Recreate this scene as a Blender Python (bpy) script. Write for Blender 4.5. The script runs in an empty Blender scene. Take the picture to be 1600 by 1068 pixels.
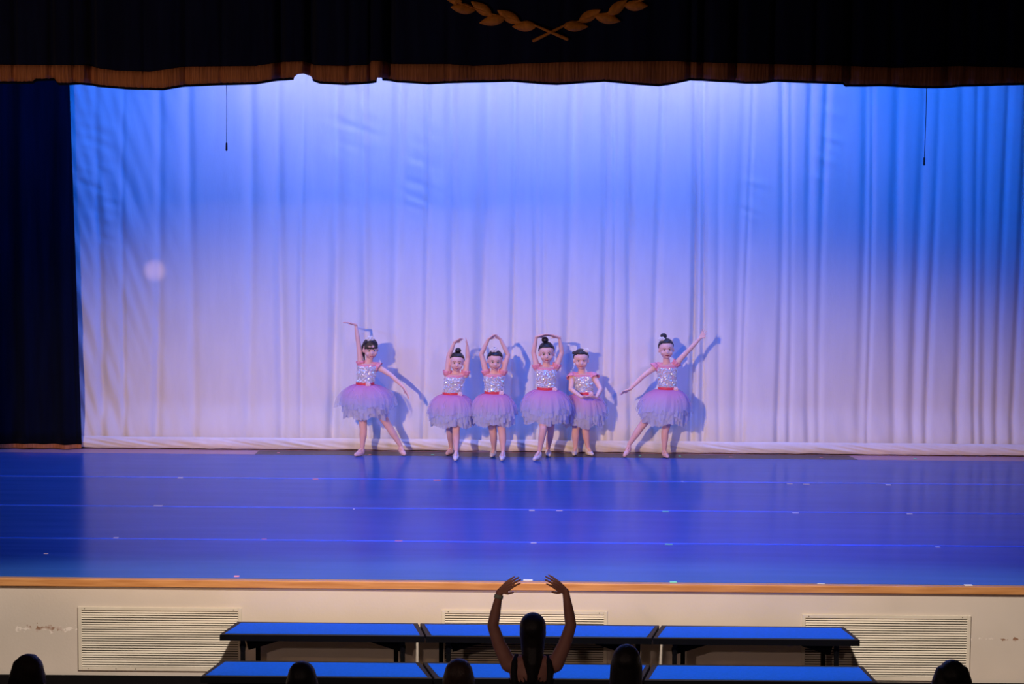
import bpy, math, random
from mathutils import Vector, Matrix, noise

C = bpy.context.scene.collection
PI = math.pi

# ------------------------------------------------------------------ camera
F_PX = 4200.0; CAM_H = 4.16
PITCH = math.atan(469.0 / F_PX); ROLL = 0.0088
_F = Vector((0, math.cos(PITCH), -math.sin(PITCH)))
_U0 = Vector((0, math.sin(PITCH), math.cos(PITCH)))
_R0 = Vector((1, 0, 0))
_R = _R0 * math.cos(ROLL) + _U0 * math.sin(ROLL)
_U = _U0 * math.cos(ROLL) - _R0 * math.sin(ROLL)
EYE = Vector((0, 0, CAM_H))
cd = bpy.data.cameras.new('camera'); cam = bpy.data.objects.new('camera', cd); C.objects.link(cam)
cd.sensor_width = 36.0; cd.lens = F_PX / 1600 * 36.0; cd.clip_end = 200
m = Matrix((( _R.x, _U.x, -_F.x, 0), (_R.y, _U.y, -_F.y, 0), (_R.z, _U.z, -_F.z, 0), (0, 0, 0, 1)))
cam.matrix_world = Matrix.Translation(EYE) @ m
bpy.context.scene.camera = cam

# ------------------------------------------------------------------ world, exposure
w = bpy.data.worlds.new('world'); bpy.context.scene.world = w; w.use_nodes = True
w.node_tree.nodes['Background'].inputs[0].default_value = (1.0, 0.62, 0.60, 1)
w.node_tree.nodes['Background'].inputs[1].default_value = 0.010
vs = bpy.context.scene.view_settings
vs.view_transform = 'Standard'; vs.look = 'None'; vs.gamma = 1; vs.exposure = 0.0; vs.use_curve_mapping = False

# ------------------------------------------------------------------ lights
def aim(o, tgt):
    d = Vector(tgt) - o.location
    o.rotation_euler = d.to_track_quat('-Z', 'Y').to_euler()
def spot(name, loc, tgt, power, col, deg, blend, r):
    l = bpy.data.lights.new(name, 'SPOT'); l.energy = power; l.color = col
    l.spot_size = math.radians(deg); l.spot_blend = blend; l.shadow_soft_size = r
    o = bpy.data.objects.new(name, l); C.objects.link(o); o.location = loc; aim(o, tgt); return o
def area(name, loc, tgt, power, col, sx, sy, spread=180):
    l = bpy.data.lights.new(name, 'AREA'); l.energy = power; l.color = col
    l.shape = 'RECTANGLE'; l.size = sx; l.size_y = sy; l.spread = math.radians(spread)
    o = bpy.data.objects.new(name, l); C.objects.link(o); o.location = loc; aim(o, tgt); return o
# warm front wash from both sides of the hall: wide flat beams whose upper edge fades out below the valance
k = spot('key_light_left', (-9.5, 3.0, 7.4), (0.5, 27.2, -0.35), 14500, (1.0, 0.62, 0.33), 13.0, 1.0, 0.22); k.scale = (2.5, 1, 1)
k = spot('key_light_right', (8.5, 3.0, 7.2), (0.2, 27.2, -0.35), 2700, (1.0, 0.50, 0.36), 13.0, 1.0, 0.25); k.scale = (3.0, 1, 1)
# blue border light above the backdrop, and a paler border in its middle
area('border_light_blue', (0.0, 25.4, 5.2), (0.0, 27.2, 2.0), 212, (0.0, 0.155, 0.98), 10.5, 0.3, 130)
area('border_light_pale', (-0.1, 26.6, 4.7), (-0.1, 27.2, 3.4), 34, (0.72, 0.58, 0.50), 5.8, 0.25, 110)
# blue stage washes hung behind the valance
area('stage_wash_blue', (0.4, 22.6, 5.6), (0.4, 24.6, 0.0), 60, (0.0, 0.13, 1.0), 8.0, 0.5)
area('floor_wash_blue', (0.6, 21.8, 5.4), (0.6, 22.2, 0.0), 100, (0.0, 0.13, 1.0), 7.0, 0.4, 72)
# blue side booms inside the proscenium
spot('side_boom_left', (-5.6, 22.2, 3.0), (0.4, 26.9, 0.6), 330, (0.08, 0.24, 1.0), 58, 1.0, 0.12)
spot('side_boom_right', (5.8, 22.2, 3.0), (-0.4, 26.9, 0.6), 260, (0.08, 0.24, 1.0), 58, 1.0, 0.12)
# white wash from the hall ceiling on the stage front
k = spot('apron_light', (0.2, 14.0, 6.6), (0.2, 20.5, -0.55), 3700, (1.0, 0.86, 0.72), 14, 0.6, 0.2); k.scale = (6.8, 1, 1)
k = spot('valance_spill', (-6.5, 10.0, 2.0), (-2.8, 21.0, 4.1), 680, (1.0, 0.62, 0.45), 26, 1.0, 0.3); k.scale = (2.2, 1, 1)
k = spot('front_fill', (-5.0, 2.0, 5.4), (0.6, 20.5, -0.45), 1050, (1.0, 0.70, 0.56), 7.5, 1.0, 0.2); k.scale = (4.5, 1, 1)
spot('added_glint_spot', (-6.0, 12.0, 3.0), (-3.64, 27.2, 1.82), 2600, (1.0, 0.55, 0.30), 0.27, 1.0, 0.01)  # added narrow spot, stands in for a reflected bright patch on the backdrop

# ------------------------------------------------------------------ pixel helpers (photo frame 1600 x 1068)
def ray(px, py):
    return (_F + _R * ((px - 800) / F_PX) + _U * ((534 - py) / F_PX))
def at(px, py, Y):
    d = ray(px, py); return EYE + d * (Y / d.y)
def onz(px, py, z=0.0):
    d = ray(px, py); return EYE + d * ((z - CAM_H) / d.z)
def xat(px, Y, z):
    X = 0.0
    for _ in range(8):
        v = Vector((X, Y, z)) - EYE
        p = 800 + F_PX * v.dot(_R) / v.dot(_F)
        X += (px - p) * v.dot(_F) / F_PX
    return X
def interp(pts, x):
    if x <= pts[0][0]: return pts[0][1]
    for (x0, y0), (x1, y1) in zip(pts, pts[1:]):
        if x <= x1:
            return y0 + (y1 - y0) * (x - x0) / (x1 - x0) if x1 > x0 else y1
    return pts[-1][1]
def sm(a, b, x):
    t = max(0.0, min(1.0, (x - a) / (b - a))); return t * t * (3 - 2 * t)

# ------------------------------------------------------------------ materials
def mat(name, col, rough=0.6, metal=0.0, col2=None, scale=8.0, stretch=(1, 1, 1), bump=0.0, bscale=None, sheen=0.0, spec=0.5, lo=0.35, hi=0.65):
    M = bpy.data.materials.new(name); M.use_nodes = True
    nt = M.node_tree; b = nt.nodes['Principled BSDF']
    b.inputs['Roughness'].default_value = rough; b.inputs['Metallic'].default_value = metal
    b.inputs['Specular IOR Level'].default_value = spec
    if sheen: b.inputs['Sheen Weight'].default_value = sheen
    tc = nt.nodes.new('ShaderNodeTexCoord'); mp = nt.nodes.new('ShaderNodeMapping')
    mp.inputs['Scale'].default_value = stretch
    nt.links.new(tc.outputs['Object'], mp.inputs['Vector'])
    nz = nt.nodes.new('ShaderNodeTexNoise'); nz.inputs['Scale'].default_value = scale; nz.inputs['Detail'].default_value = 4
    nt.links.new(mp.outputs['Vector'], nz.inputs['Vector'])
    cr = nt.nodes.new('ShaderNodeValToRGB')
    c2 = col2 or tuple(c * 0.85 for c in col)
    cr.color_ramp.elements[0].position = lo; cr.color_ramp.elements[1].position = hi
    cr.color_ramp.elements[0].color = (*c2, 1); cr.color_ramp.elements[1].color = (*col, 1)
    nt.links.new(nz.outputs['Fac'], cr.inputs['Fac'])
    nt.links.new(cr.outputs['Color'], b.inputs['Base Color'])
    if bump:
        n2 = nt.nodes.new('ShaderNodeTexNoise'); n2.inputs['Scale'].default_value = bscale or scale * 4
        n2.inputs['Detail'].default_value = 3
        nt.links.new(mp.outputs['Vector'], n2.inputs['Vector'])
        bp = nt.nodes.new('ShaderNodeBump'); bp.inputs['Strength'].default_value = bump; bp.inputs['Distance'].default_value = 0.01
        nt.links.new(n2.outputs['Fac'], bp.inputs['Height']); nt.links.new(bp.outputs['Normal'], b.inputs['Normal'])
    return M
def tulle(name, top, bottom, alpha0, alpha1):
    """sheer net: dyed from the waist colour to the hem colour along the attribute t"""
    M = bpy.data.materials.new(name); M.use_nodes = True; nt = M.node_tree
    for n in list(nt.nodes):
        if n.type != 'OUTPUT_MATERIAL': nt.nodes.remove(n)
    out = [n for n in nt.nodes if n.type == 'OUTPUT_MATERIAL'][0]
    at_ = nt.nodes.new('ShaderNodeAttribute'); at_.attribute_name = 't'
    cr = nt.nodes.new('ShaderNodeValToRGB')
    cr.color_ramp.elements[0].position = 0.05; cr.color_ramp.elements[0].color = (*top, 1)
    cr.color_ramp.elements[1].position = 0.62; cr.color_ramp.elements[1].color = (*bottom, 1)
    nt.links.new(at_.outputs['Fac'], cr.inputs['Fac'])
    d = nt.nodes.new('ShaderNodeBsdfDiffuse'); t = nt.nodes.new('ShaderNodeBsdfTranslucent'); tr = nt.nodes.new('ShaderNodeBsdfTransparent')
    nt.links.new(cr.outputs['Color'], d.inputs['Color']); nt.links.new(cr.outputs['Color'], t.inputs['Color'])
    m1 = nt.nodes.new('ShaderNodeMixShader'); m1.inputs[0].default_value = 0.45
    nt.links.new(d.outputs[0], m1.inputs[1]); nt.links.new(t.outputs[0], m1.inputs[2])
    mr = nt.nodes.new('ShaderNodeMapRange'); mr.inputs['To Min'].default_value = alpha0; mr.inputs['To Max'].default_value = alpha1
    nt.links.new(at_.outputs['Fac'], mr.inputs['Value'])
    m2 = nt.nodes.new('ShaderNodeMixShader')
    nt.links.new(mr.outputs[0], m2.inputs[0]); nt.links.new(m1.outputs[0], m2.inputs[1]); nt.links.new(tr.outputs[0], m2.inputs[2])
    nt.links.new(m2.outputs[0], out.inputs['Surface'])
    return M
M = {
 'cyc': mat('backdrop_cloth', (0.80, 0.80, 0.82), 0.9, col2=(0.76, 0.76, 0.78), scale=3, stretch=(3, 1, 0.6), bump=0.12, bscale=26, spec=0.1),
 'hem': mat('backdrop_hem_cloth', (0.82, 0.82, 0.86), 0.9, col2=(0.74, 0.74, 0.78), scale=6, bump=0.3, bscale=14, spec=0.1),
 'velvet': mat('navy_velvet', (0.006, 0.010, 0.045), 0.9, col2=(0.004, 0.006, 0.03), scale=3, stretch=(5, 5, 0.4), spec=0.1, sheen=0.05),
 'leg_velvet': mat('dark_blue_velvet', (0.002, 0.005, 0.020), 0.85, col2=(0.0015, 0.003, 0.012), scale=3, stretch=(5, 5, 0.4), spec=0.08, sheen=0.03),
 'fringe': mat('bullion_fringe', (0.50, 0.20, 0.085), 0.75, col2=(0.30, 0.11, 0.045), scale=9, stretch=(14, 1, 0.5), bump=0.6, bscale=12, spec=0.25),
 'gold': mat('gold_applique', (0.70, 0.26, 0.03), 0.6, col2=(0.48, 0.18, 0.02), scale=30, bump=0.3, spec=0.4),
 'darkwall': mat('black_stage_wall', (0.012, 0.012, 0.014), 0.9, spec=0.1),
 'black': mat('black_lining', (0.006, 0.006, 0.012), 0.9, spec=0.1),
 'blackmetal': mat('black_metal', (0.003, 0.003, 0.004), 0.7, spec=0.06),
 'rim': mat('dark_grey_edge', (0.030, 0.024, 0.026), 0.7, spec=0.2),
 'carpet': mat('blue_carpet', (0.006, 0.11, 0.66), 0.9, col2=(0.004, 0.10, 0.58), scale=40, bump=0.3, spec=0.2),
 'wood': mat('varnished_oak', (0.62, 0.30, 0.115), 0.35, col2=(0.47, 0.20, 0.065), scale=3, stretch=(0.9, 6, 12), spec=0.4),
 'stagewood': mat('bare_stage_boards', (0.60, 0.34, 0.36), 0.45, col2=(0.50, 0.28, 0.30), scale=4, stretch=(0.6, 8, 1)),
 'vent': mat('cream_painted_metal', (0.70, 0.64, 0.54), 0.45, col2=(0.64, 0.58, 0.48), scale=5),
 'ventshade': mat('duct_shade', (0.015, 0.010, 0.008), 0.9),
 'screw': mat('screw_metal', (0.10, 0.07, 0.05), 0.4, 0.6),
 'base': mat('black_baseboard', (0.005, 0.004, 0.005), 0.8, spec=0.1),
 'hallfloor': mat('hall_floor_boards', (0.28, 0.18, 0.11), 0.5),  # unseen hall floor, kept pale to bounce light onto the stage front
 'strip': mat('dark_vinyl_strip', (0.045, 0.045, 0.085), 0.35, col2=(0.02, 0.02, 0.035), scale=4, stretch=(1, 6, 1)),
 'seam': mat('blue_seam_tape', (0.02, 0.20, 0.95), 0.35, col2=(0.015, 0.15, 0.8), scale=4, spec=0.6),
 'tape_white': mat('white_tape', (0.9, 0.9, 0.85), 0.5), 'tape_pink': mat('pink_tape', (0.9, 0.36, 0.42), 0.5),
 'tape_green': mat('green_tape', (0.25, 0.85, 0.55), 0.5),
 'cord': mat('dark_cord', (0.01, 0.01, 0.02), 0.8),
 'skin': mat('child_skin', (0.92, 0.60, 0.54), 0.5, col2=(0.89, 0.55, 0.49), scale=12, spec=0.3),
 'tights': mat('pale_pink_tights', (0.88, 0.56, 0.52), 0.7, col2=(0.83, 0.51, 0.47), scale=14, spec=0.2),
 'skin2': mat('adult_skin', (0.50, 0.24, 0.19), 0.55, col2=(0.45, 0.20, 0.16), scale=12, spec=0.3),
 'hair': mat('dark_brown_hair', (0.022, 0.014, 0.014), 0.32, col2=(0.012, 0.008, 0.008), scale=10, stretch=(6, 6, 1), bump=0.4, spec=0.6),
 'hairb': mat('brown_hair', (0.055, 0.026, 0.018), 0.42, col2=(0.03, 0.014, 0.010), scale=10, stretch=(8, 8, 1), bump=0.5, spec=0.5),
 'hairk': mat('near_black_hair', (0.012, 0.008, 0.010), 0.45, col2=(0.008, 0.005, 0.006), scale=10, stretch=(8, 8, 1), bump=0.4, spec=0.4),
 'white': mat('white_petal_fabric', (0.92, 0.92, 0.92), 0.7, spec=0.2),
 'pinkfab': mat('pink_knit', (0.92, 0.38, 0.46), 0.7, col2=(0.85, 0.33, 0.42), scale=20, spec=0.2),
 'lace': mat('pink_sequin_ground', (0.86, 0.72, 0.84), 0.5, col2=(0.80, 0.60, 0.76), scale=60, bump=0.6, spec=0.5),
 'sequin': mat('silver_sequin', (0.95, 0.97, 1.0), 0.18, 0.35, col2=(0.84, 0.88, 0.96), scale=40, spec=0.8),
 'sash': mat('coral_satin', (0.85, 0.07, 0.10), 0.4, col2=(0.75, 0.06, 0.09), scale=20, spec=0.4),
 'rosette': mat('pale_rosette', (0.92, 0.66, 0.72), 0.6, spec=0.3),
 'shoe_pink': mat('pink_slipper', (0.90, 0.60, 0.60), 0.5), 'shoe_white': mat('pale_slipper', (0.90, 0.84, 0.88), 0.5),
 'eye': mat('eye_white', (0.8, 0.78, 0.78), 0.3), 'iris': mat('dark_iris', (0.02, 0.012, 0.010), 0.3),
 'brow': mat('dark_brow', (0.16, 0.08, 0.06), 0.7), 'lip': mat('rose_lips', (0.62, 0.12, 0.15), 0.45), 'lipred': mat('dark_red_lips', (0.42, 0.03, 0.07), 0.4),
 'tank': mat('black_tank_top', (0.006, 0.006, 0.010), 0.8), 'shirt': mat('dark_shirt', (0.012, 0.010, 0.016), 0.85),
 'band': mat('pale_watch_band', (0.42, 0.50, 0.44), 0.4),
 'tulle_pink': tulle('pink_tulle', (0.95, 0.45, 0.70), (0.84, 0.82, 1.0), 0.26, 0.42),
 'tulle_white': tulle('white_tulle', (0.94, 0.58, 0.74), (0.78, 0.82, 1.0), 0.10, 0.16),
 'tulle_outer': tulle('sheer_outer_tulle', (0.95, 0.52, 0.72), (0.72, 0.80, 1.0), 0.62, 0.82),
}
# dance floor: grey vinyl, faint scratches along the strips, semi-gloss
def floor_mat():
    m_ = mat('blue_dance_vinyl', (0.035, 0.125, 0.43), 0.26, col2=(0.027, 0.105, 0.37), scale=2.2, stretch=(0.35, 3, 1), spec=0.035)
    nt = m_.node_tree; b = nt.nodes['Principled BSDF']
    tc = nt.nodes.new('ShaderNodeTexCoord'); mp = nt.nodes.new('ShaderNodeMapping'); mp.inputs['Scale'].default_value = (0.8, 14, 1)
    n = nt.nodes.new('ShaderNodeTexNoise'); n.inputs['Scale'].default_value = 3; n.inputs['Detail'].default_value = 8
    r = nt.nodes.new('ShaderNodeMapRange'); r.inputs['To Min'].default_value = 0.10; r.inputs['To Max'].default_value = 0.28
    nt.links.new(tc.outputs['Object'], mp.inputs[0]); nt.links.new(mp.outputs[0], n.inputs[0])
    nt.links.new(n.outputs['Fac'], r.inputs['Value']); nt.links.new(r.outputs[0], b.inputs['Roughness'])
    bp = nt.nodes.new('ShaderNodeBump'); bp.inputs['Strength'].default_value = 0.05; bp.inputs['Distance'].default_value = 0.004
    nt.links.new(n.outputs['Fac'], bp.inputs['Height']); nt.links.new(bp.outputs[0], b.inputs['Normal'])
    return m_
M['marley'] = floor_mat()

# ------------------------------------------------------------------ mesh helpers
ORI = {}
class MB:
    def __init__(s): s.v = []; s.f = []
    def add(s, vs_, fs_):
        o = len(s.v); s.v += [Vector(x) for x in vs_]; s.f += [tuple(i + o for i in f) for f in fs_]; return s
    def box(s, a, b):
        x0, y0, z0 = a; x1, y1, z1 = b
        return s.add([(x0, y0, z0), (x1, y0, z0), (x1, y1, z0), (x0, y1, z0), (x0, y0, z1), (x1, y0, z1), (x1, y1, z1), (x0, y1, z1)],
                     [(0, 3, 2, 1), (4, 5, 6, 7), (0, 1, 5, 4), (1, 2, 6, 5), (2, 3, 7, 6), (3, 0, 4, 7)])
    def prism(s, poly, z0, z1):
        n = len(poly)
        return s.add([(x, y, z0) for x, y in poly] + [(x, y, z1) for x, y in poly],
                     [tuple(reversed(range(n))), tuple(range(n, 2 * n))] + [(i, (i + 1) % n, n + (i + 1) % n, n + i) for i in range(n)])
    def cap(s, a, ra, b, rb, seg=14, flat=1.0, up=None):
        a = Vector(a); b = Vector(b); d = b - a; L = d.length
        d = d.normalized() if L > 1e-6 else Vector((0, 0, 1))
        u = up.cross(d) if up is not None else d.cross(Vector((0.3, 0.9, 0.2)))
        u.normalize(); w_ = d.cross(u)
        rings = []
        for t in (-1, -0.85, -0.5, 0): rings.append((a + d * ra * t, ra * math.sqrt(max(0.0, 1 - t * t))))
        for t in (0, 0.5, 0.85, 1): rings.append((b + d * rb * t, rb * math.sqrt(max(0.0, 1 - t * t))))
        vs_ = [rings[0][0]]
        for c, r in rings[1:-1]:
            for i in range(seg):
                an = 2 * PI * i / seg; vs_.append(c + u * (r * math.cos(an)) + w_ * (r * flat * math.sin(an)))
        vs_.append(rings[-1][0]); n = len(rings) - 2; fs_ = []
        for i in range(seg):
            j = (i + 1) % seg; fs_.append((0, 1 + j, 1 + i))
            for k in range(n - 1): fs_.append((1 + k * seg + i, 1 + k * seg + j, 1 + (k + 1) * seg + j, 1 + (k + 1) * seg + i))
            fs_.append((1 + (n - 1) * seg + i, 1 + (n - 1) * seg + j, 1 + n * seg))
        return s.add(vs_, fs_)
    def chain(s, pts, seg=14):
        for (a, ra), (b, rb) in zip(pts, pts[1:]): s.cap(a, ra, b, rb, seg)
        return s
    def ell(s, c, r, X=None, nu=20, nv=12, fn=None):
        X = X or Matrix.Identity(4); c = Vector(c); vs_ = []; fs_ = []
        for j in range(nv + 1):
            th = PI * j / nv
            for i in range(nu):
                ph = 2 * PI * i / nu
                d = Vector((math.sin(th) * math.cos(ph), math.sin(th) * math.sin(ph), math.cos(th)))
                k = fn(d) if fn else 1.0
                vs_.append(X @ (c + Vector((d.x * r[0] * k, d.y * r[1] * k, d.z * r[2] * k))))
        for j in range(nv):
            for i in range(nu):
                i2 = (i + 1) % nu
                fs_.append((j * nu + i, (j + 1) * nu + i, (j + 1) * nu + i2, j * nu + i2))
        return s.add(vs_, fs_)
    def loft(s, rings, seg=28, closed=True, wave=None):
        vs_ = []; fs_ = []
        for k, (c, rx, ry) in enumerate(rings):
            c = Vector(c)
            for i in range(seg):
                a = 2 * PI * i / seg; q = wave(a, k) if wave else 1
                vs_.append(c + Vector((rx * q * math.cos(a), ry * q * math.sin(a), 0)))
        for k in range(len(rings) - 1):
            for i in range(seg):
                j = (i + 1) % seg; fs_.append((k * seg + i, k * seg + j, (k + 1) * seg + j, (k + 1) * seg + i))
        if closed:
            fs_.append(tuple(reversed(range(seg)))); n = (len(rings) - 1) * seg; fs_.append(tuple(range(n, n + seg)))
        return s.add(vs_, fs_)
    def build(s, name, material, parent=None, smooth=False, voxel=None, iters=2, solid=None, attr=None):
        me = bpy.data.meshes.new(name)
        if parent is not None: o0 = ORI[parent.name]
        else:
            xs = [v.x for v in s.v]; ys = [v.y for v in s.v]; zs = [v.z for v in s.v]
            o0 = Vector(((min(xs) + max(xs)) / 2, (min(ys) + max(ys)) / 2, min(zs)))
        me.from_pydata([v - o0 for v in s.v], [], s.f); me.update()
        if smooth or voxel:
            for p in me.polygons: p.use_smooth = True
        me.materials.append(M[material] if isinstance(material, str) else material)
        if attr:
            at_ = me.attributes.new('t', 'FLOAT', 'POINT'); at_.data.foreach_set('value', attr)
        o = bpy.data.objects.new(name, me); C.objects.link(o)
        if parent is not None: o.parent = parent
        else: o.location = o0
        ORI[o.name] = o0
        if voxel:
            r = o.modifiers.new('remesh', 'REMESH'); r.mode = 'VOXEL'; r.voxel_size = voxel; r.use_smooth_shade = True
            k = o.modifiers.new('smooth', 'SMOOTH'); k.factor = 0.5; k.iterations = iters
        if solid:
            k = o.modifiers.new('solid', 'SOLIDIFY'); k.thickness = solid
        return o
def tag(o, label, cat, group=None, kind=None):
    if label: o['label'] = label
    if cat: o['category'] = cat
    if group: o['group'] = group
    if kind: o['kind'] = kind
    return o
def empty(name, loc, label, cat, group=None):
    o = bpy.data.objects.new(name, None); C.objects.link(o); o.location = loc; o.empty_display_size = 0.1
    ORI[o.name] = Vector(loc); return tag(o, label, cat, group)
def struct(o): o['kind'] = 'structure'; return o
def grid(nx, nz, fn):
    b = MB(); vs_ = [fn(i / nx, k / nz) for k in range(nz + 1) for i in range(nx + 1)]
    fs_ = [(k * (nx + 1) + i, k * (nx + 1) + i + 1, (k + 1) * (nx + 1) + i + 1, (k + 1) * (nx + 1) + i) for k in range(nz) for i in range(nx)]
    return b.add(vs_, fs_)

# ------------------------------------------------------------------ the setting
YF = 20.50; YC = 27.22; FLOOR_Z = -0.92
XL = -6.3; XR = 6.3
struct(MB().box((XL, YF + 0.055, -0.10), (XR, 26.83, 0.0)).build('floor', 'marley'))                       # vinyl dance floor
struct(MB().box((XL, 26.83, -0.10), (XR, 29.5, -0.004)).build('floor', 'stagewood'))
struct(MB().box((-9, 8, FLOOR_Z - 0.1), (9, YF + 0.3, FLOOR_Z)).build('floor', 'hallfloor'))
b = MB(); b.box((XL, YF - 0.025, -0.062), (XR, YF + 0.053, -0.002))
nose = struct(b.build('trim_1', 'wood')); bv = nose.modifiers.new('bevel', 'BEVEL'); bv.width = 0.006; bv.segments = 2
struct(MB().box((XL, YF - 0.022, FLOOR_Z), (XR, YF, -0.765)).build('baseboard_front', 'base'))

struct(MB().box((XL - 0.15, YF, -0.1), (XL, 29.5, 6.6)).build('wall_left', 'darkwall'))
struct(MB().box((XR, YF, -0.1), (XR + 0.15, 29.5, 6.6)).build('wall_right', 'darkwall'))
struct(MB().box((XL - 0.15, 29.5, -0.1), (XR + 0.15, 29.65, 6.6)).build('wall_back', 'darkwall'))
struct(MB().box((XL - 0.15, YF, 6.6), (XR + 0.15, 29.65, 6.75)).build('ceiling', 'darkwall'))
struct(MB().box((XL - 0.15, YF + 0.15, 5.0), (XR + 0.15, YF + 0.3, 6.6)).build('wall_proscenium', 'darkwall'))
# stage front wall with two bands of flaked paint
wm = mat('cream_wall_paint', (0.66, 0.585, 0.52), 0.6, col2=(0.60, 0.53, 0.465), scale=1.3, bump=0.08, bscale=50, spec=0.25)
def scuffs(m_, boxes):
    nt = m_.node_tree; b_ = nt.nodes['Principled BSDF']
    src = b_.inputs['Base Color'].links[0].from_socket
    g = nt.nodes.new('ShaderNodeNewGeometry'); sp = nt.nodes.new('ShaderNodeSeparateXYZ'); nt.links.new(g.outputs['Position'], sp.inputs[0])
    n = nt.nodes.new('ShaderNodeTexNoise'); n.inputs['Scale'].default_value = 22; n.inputs['Detail'].default_value = 6; nt.links.new(g.outputs['Position'], n.inputs[0])
    n2 = nt.nodes.new('ShaderNodeTexNoise'); n2.inputs['Scale'].default_value = 9; nt.links.new(g.outputs['Position'], n2.inputs[0])
    def mth(op, a, b2=None, c=None):
        q = nt.nodes.new('ShaderNodeMath'); q.operation = op
        for i, v in enumerate((a, b2, c)):
            if v is None: continue
            if isinstance(v, (int, float)): q.inputs[i].default_value = v
            else: nt.links.new(v, q.inputs[i])
        return q.outputs[0]
    tot = None
    for (x0, x1, z0, hw, th) in boxes:
        inx = mth('MULTIPLY', mth('GREATER_THAN', sp.outputs[0], x0), mth('LESS_THAN', sp.outputs[0], x1))
        dz = mth('DIVIDE', mth('ABSOLUTE', mth('SUBTRACT', sp.outputs[2], z0)), hw)
        k = mth('GREATER_THAN', mth('SUBTRACT', n.outputs['Fac'], mth('MULTIPLY', dz, 0.13)), th)
        k = mth('MULTIPLY', k, inx); tot = k if tot is None else mth('MAXIMUM', tot, k)
    cr = nt.nodes.new('ShaderNodeValToRGB'); cr.color_ramp.elements[0].position = 0.42; cr.color_ramp.elements[1].position = 0.56
    cr.color_ramp.elements[0].color = (0.30, 0.17, 0.11, 1); cr.color_ramp.elements[1].color = (0.80, 0.72, 0.66, 1)
    nt.links.new(n2.outputs['Fac'], cr.inputs[0])
    mx = nt.nodes.new('ShaderNodeMix'); mx.data_type = 'RGBA'
    nt.links.new(tot, mx.inputs[0]); nt.links.new(src, mx.inputs[6]); nt.links.new(cr.outputs[0], mx.inputs[7])
    nt.links.new(mx.outputs[2], b_.inputs['Base Color'])
zs1 = at(75, 981, YF).z; zs2 = at(1560, 998, YF).z
scuffs(wm, [(at(22, 981, YF).x, at(122, 981, YF).x, zs1, 0.026, 0.44), (at(1516, 998, YF).x, XR, zs2, 0.014, 0.49)])
struct(MB().box((XL, YF, FLOOR_Z), (XR, YF + 0.12, -0.062)).build('wall_front', wm))

# louvred vents in the stage front
def vent(x0, y0, x1, y1, label):
    a = at(x0, y0, YF); c = at(x1, y1, YF); top = (at(x0, y0, YF).z + at(x1, y0, YF).z) / 2 - 0.0
    w_ = c.x - a.x; cx = (a.x + c.x) / 2; z1 = at((x0 + x1) / 2, y0, YF).z; z0 = at((x0 + x1) / 2, y1, YF).z
    e = empty('louvred_vent', (cx, YF - 0.005, z0), label, 'vent', 'louvred vents in the stage front')
    fr = 0.028; xa, xb = cx - w_ / 2, cx + w_ / 2
    f = MB()
    f.box((xa, YF - 0.014, z0), (xa + fr, YF - 0.001, z1)).box((xb - fr, YF - 0.014, z0), (xb, YF - 0.001, z1))
    f.box((xa + fr, YF - 0.014, z1 - fr), (xb - fr, YF - 0.001, z1)).box((xa + fr, YF - 0.014, z0), (xb - fr, YF - 0.001, z0 + fr))
    o = f.build('frame', 'vent', e); bb = o.modifiers.new('bevel', 'BEVEL'); bb.width = 0.002
    MB().box((xa + fr, YF - 0.003, z0 + fr), (xb - fr, YF - 0.001, z1 - fr)).build('duct_shade_panel', 'ventshade', e)  # flat dark panel: shade behind the slats put into its colour
    s = MB(); n = 24; H = z1 - z0 - 2 * fr
    for i in range(n):
        zc = z0 + fr + H * (i + 0.5) / n; h = H / n * 0.56
        s.add([(xa + fr, YF - 0.004, zc + h / 2), (xb - fr, YF - 0.004, zc + h / 2), (xb - fr, YF - 0.013, zc - h / 2), (xa + fr, YF - 0.013, zc - h / 2),
               (xa + fr, YF - 0.0035, zc + h / 2 - 0.002), (xb - fr, YF - 0.0035, zc + h / 2 - 0.002), (xb - fr, YF - 0.0115, zc - h / 2), (xa + fr, YF - 0.0115, zc - h / 2)],
              [(0, 3, 2, 1), (4, 5, 6, 7), (0, 1, 5, 4), (3, 7, 6, 2), (0, 4, 7, 3), (1, 2, 6, 5)])
    s.build('slats', 'vent', e)
    for (u, z) in ((0.04, z1 - fr / 2), (0.95, z1 - fr / 2), (0.06, z0 + fr / 2), (0.23, z0 + fr / 2), (0.35, z0 + fr / 2), (0.9, z0 + fr / 2)):
        MB().ell((xa + w_ * u, YF - 0.0145, z), (0.004, 0.002, 0.004), nu=8, nv=6).build('screw', 'screw', e)
vent(122, 948, 378, 1047, 'cream louvred vent left of the benches, beside the scuffed paint')
vent(690, 953, 948, 1052, 'cream louvred vent behind the woman with raised arms')
vent(1253, 960, 1514, 1062, 'cream louvred vent at the right end of the benches')

# backdrop curtain -------------------------------------------------
folds = [(148, 7, .022), (190, 5, .014), (240, 8, .028), (294, 9, .024), (384, 9, .026), (434, 9, .022), (471, 5, .012), (518, 9, .028), (567, 8, .036), (619, 9, .030), (661, 5, .020),
         (706, 8, .024), (758, 13, .038), (798, 5, .016), (836, 5, .016), (851, 4, .010), (893, 9, .034), (942, 6, .030), (958, 4, .012), (987, 6, .026), (1031, 6, .016), (1083, 5, .030), (1099, 5, .022),
         (1127, 5, .014), (1160, 8, .018), (1171, 4, .016), (1220, 6, .028), (1236, 5, .016), (1269, 7, .024), (1290, 6, .020), (1349, 8, .020), (1361, 4, .020), (1406, 9, .034), (1441, 8, .024),
         (1461, 6, .020), (1503, 8, .028), (1530, 5, .018), (1548, 8, .024), (1573, 6, .024), (1598, 6, .03)]
FX = [((px - 800) / 155.0, w_ / 155.0 * 0.88, d * (1.45 if 400 < px < 1120 else 0.8)) for px, w_, d in folds]
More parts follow.
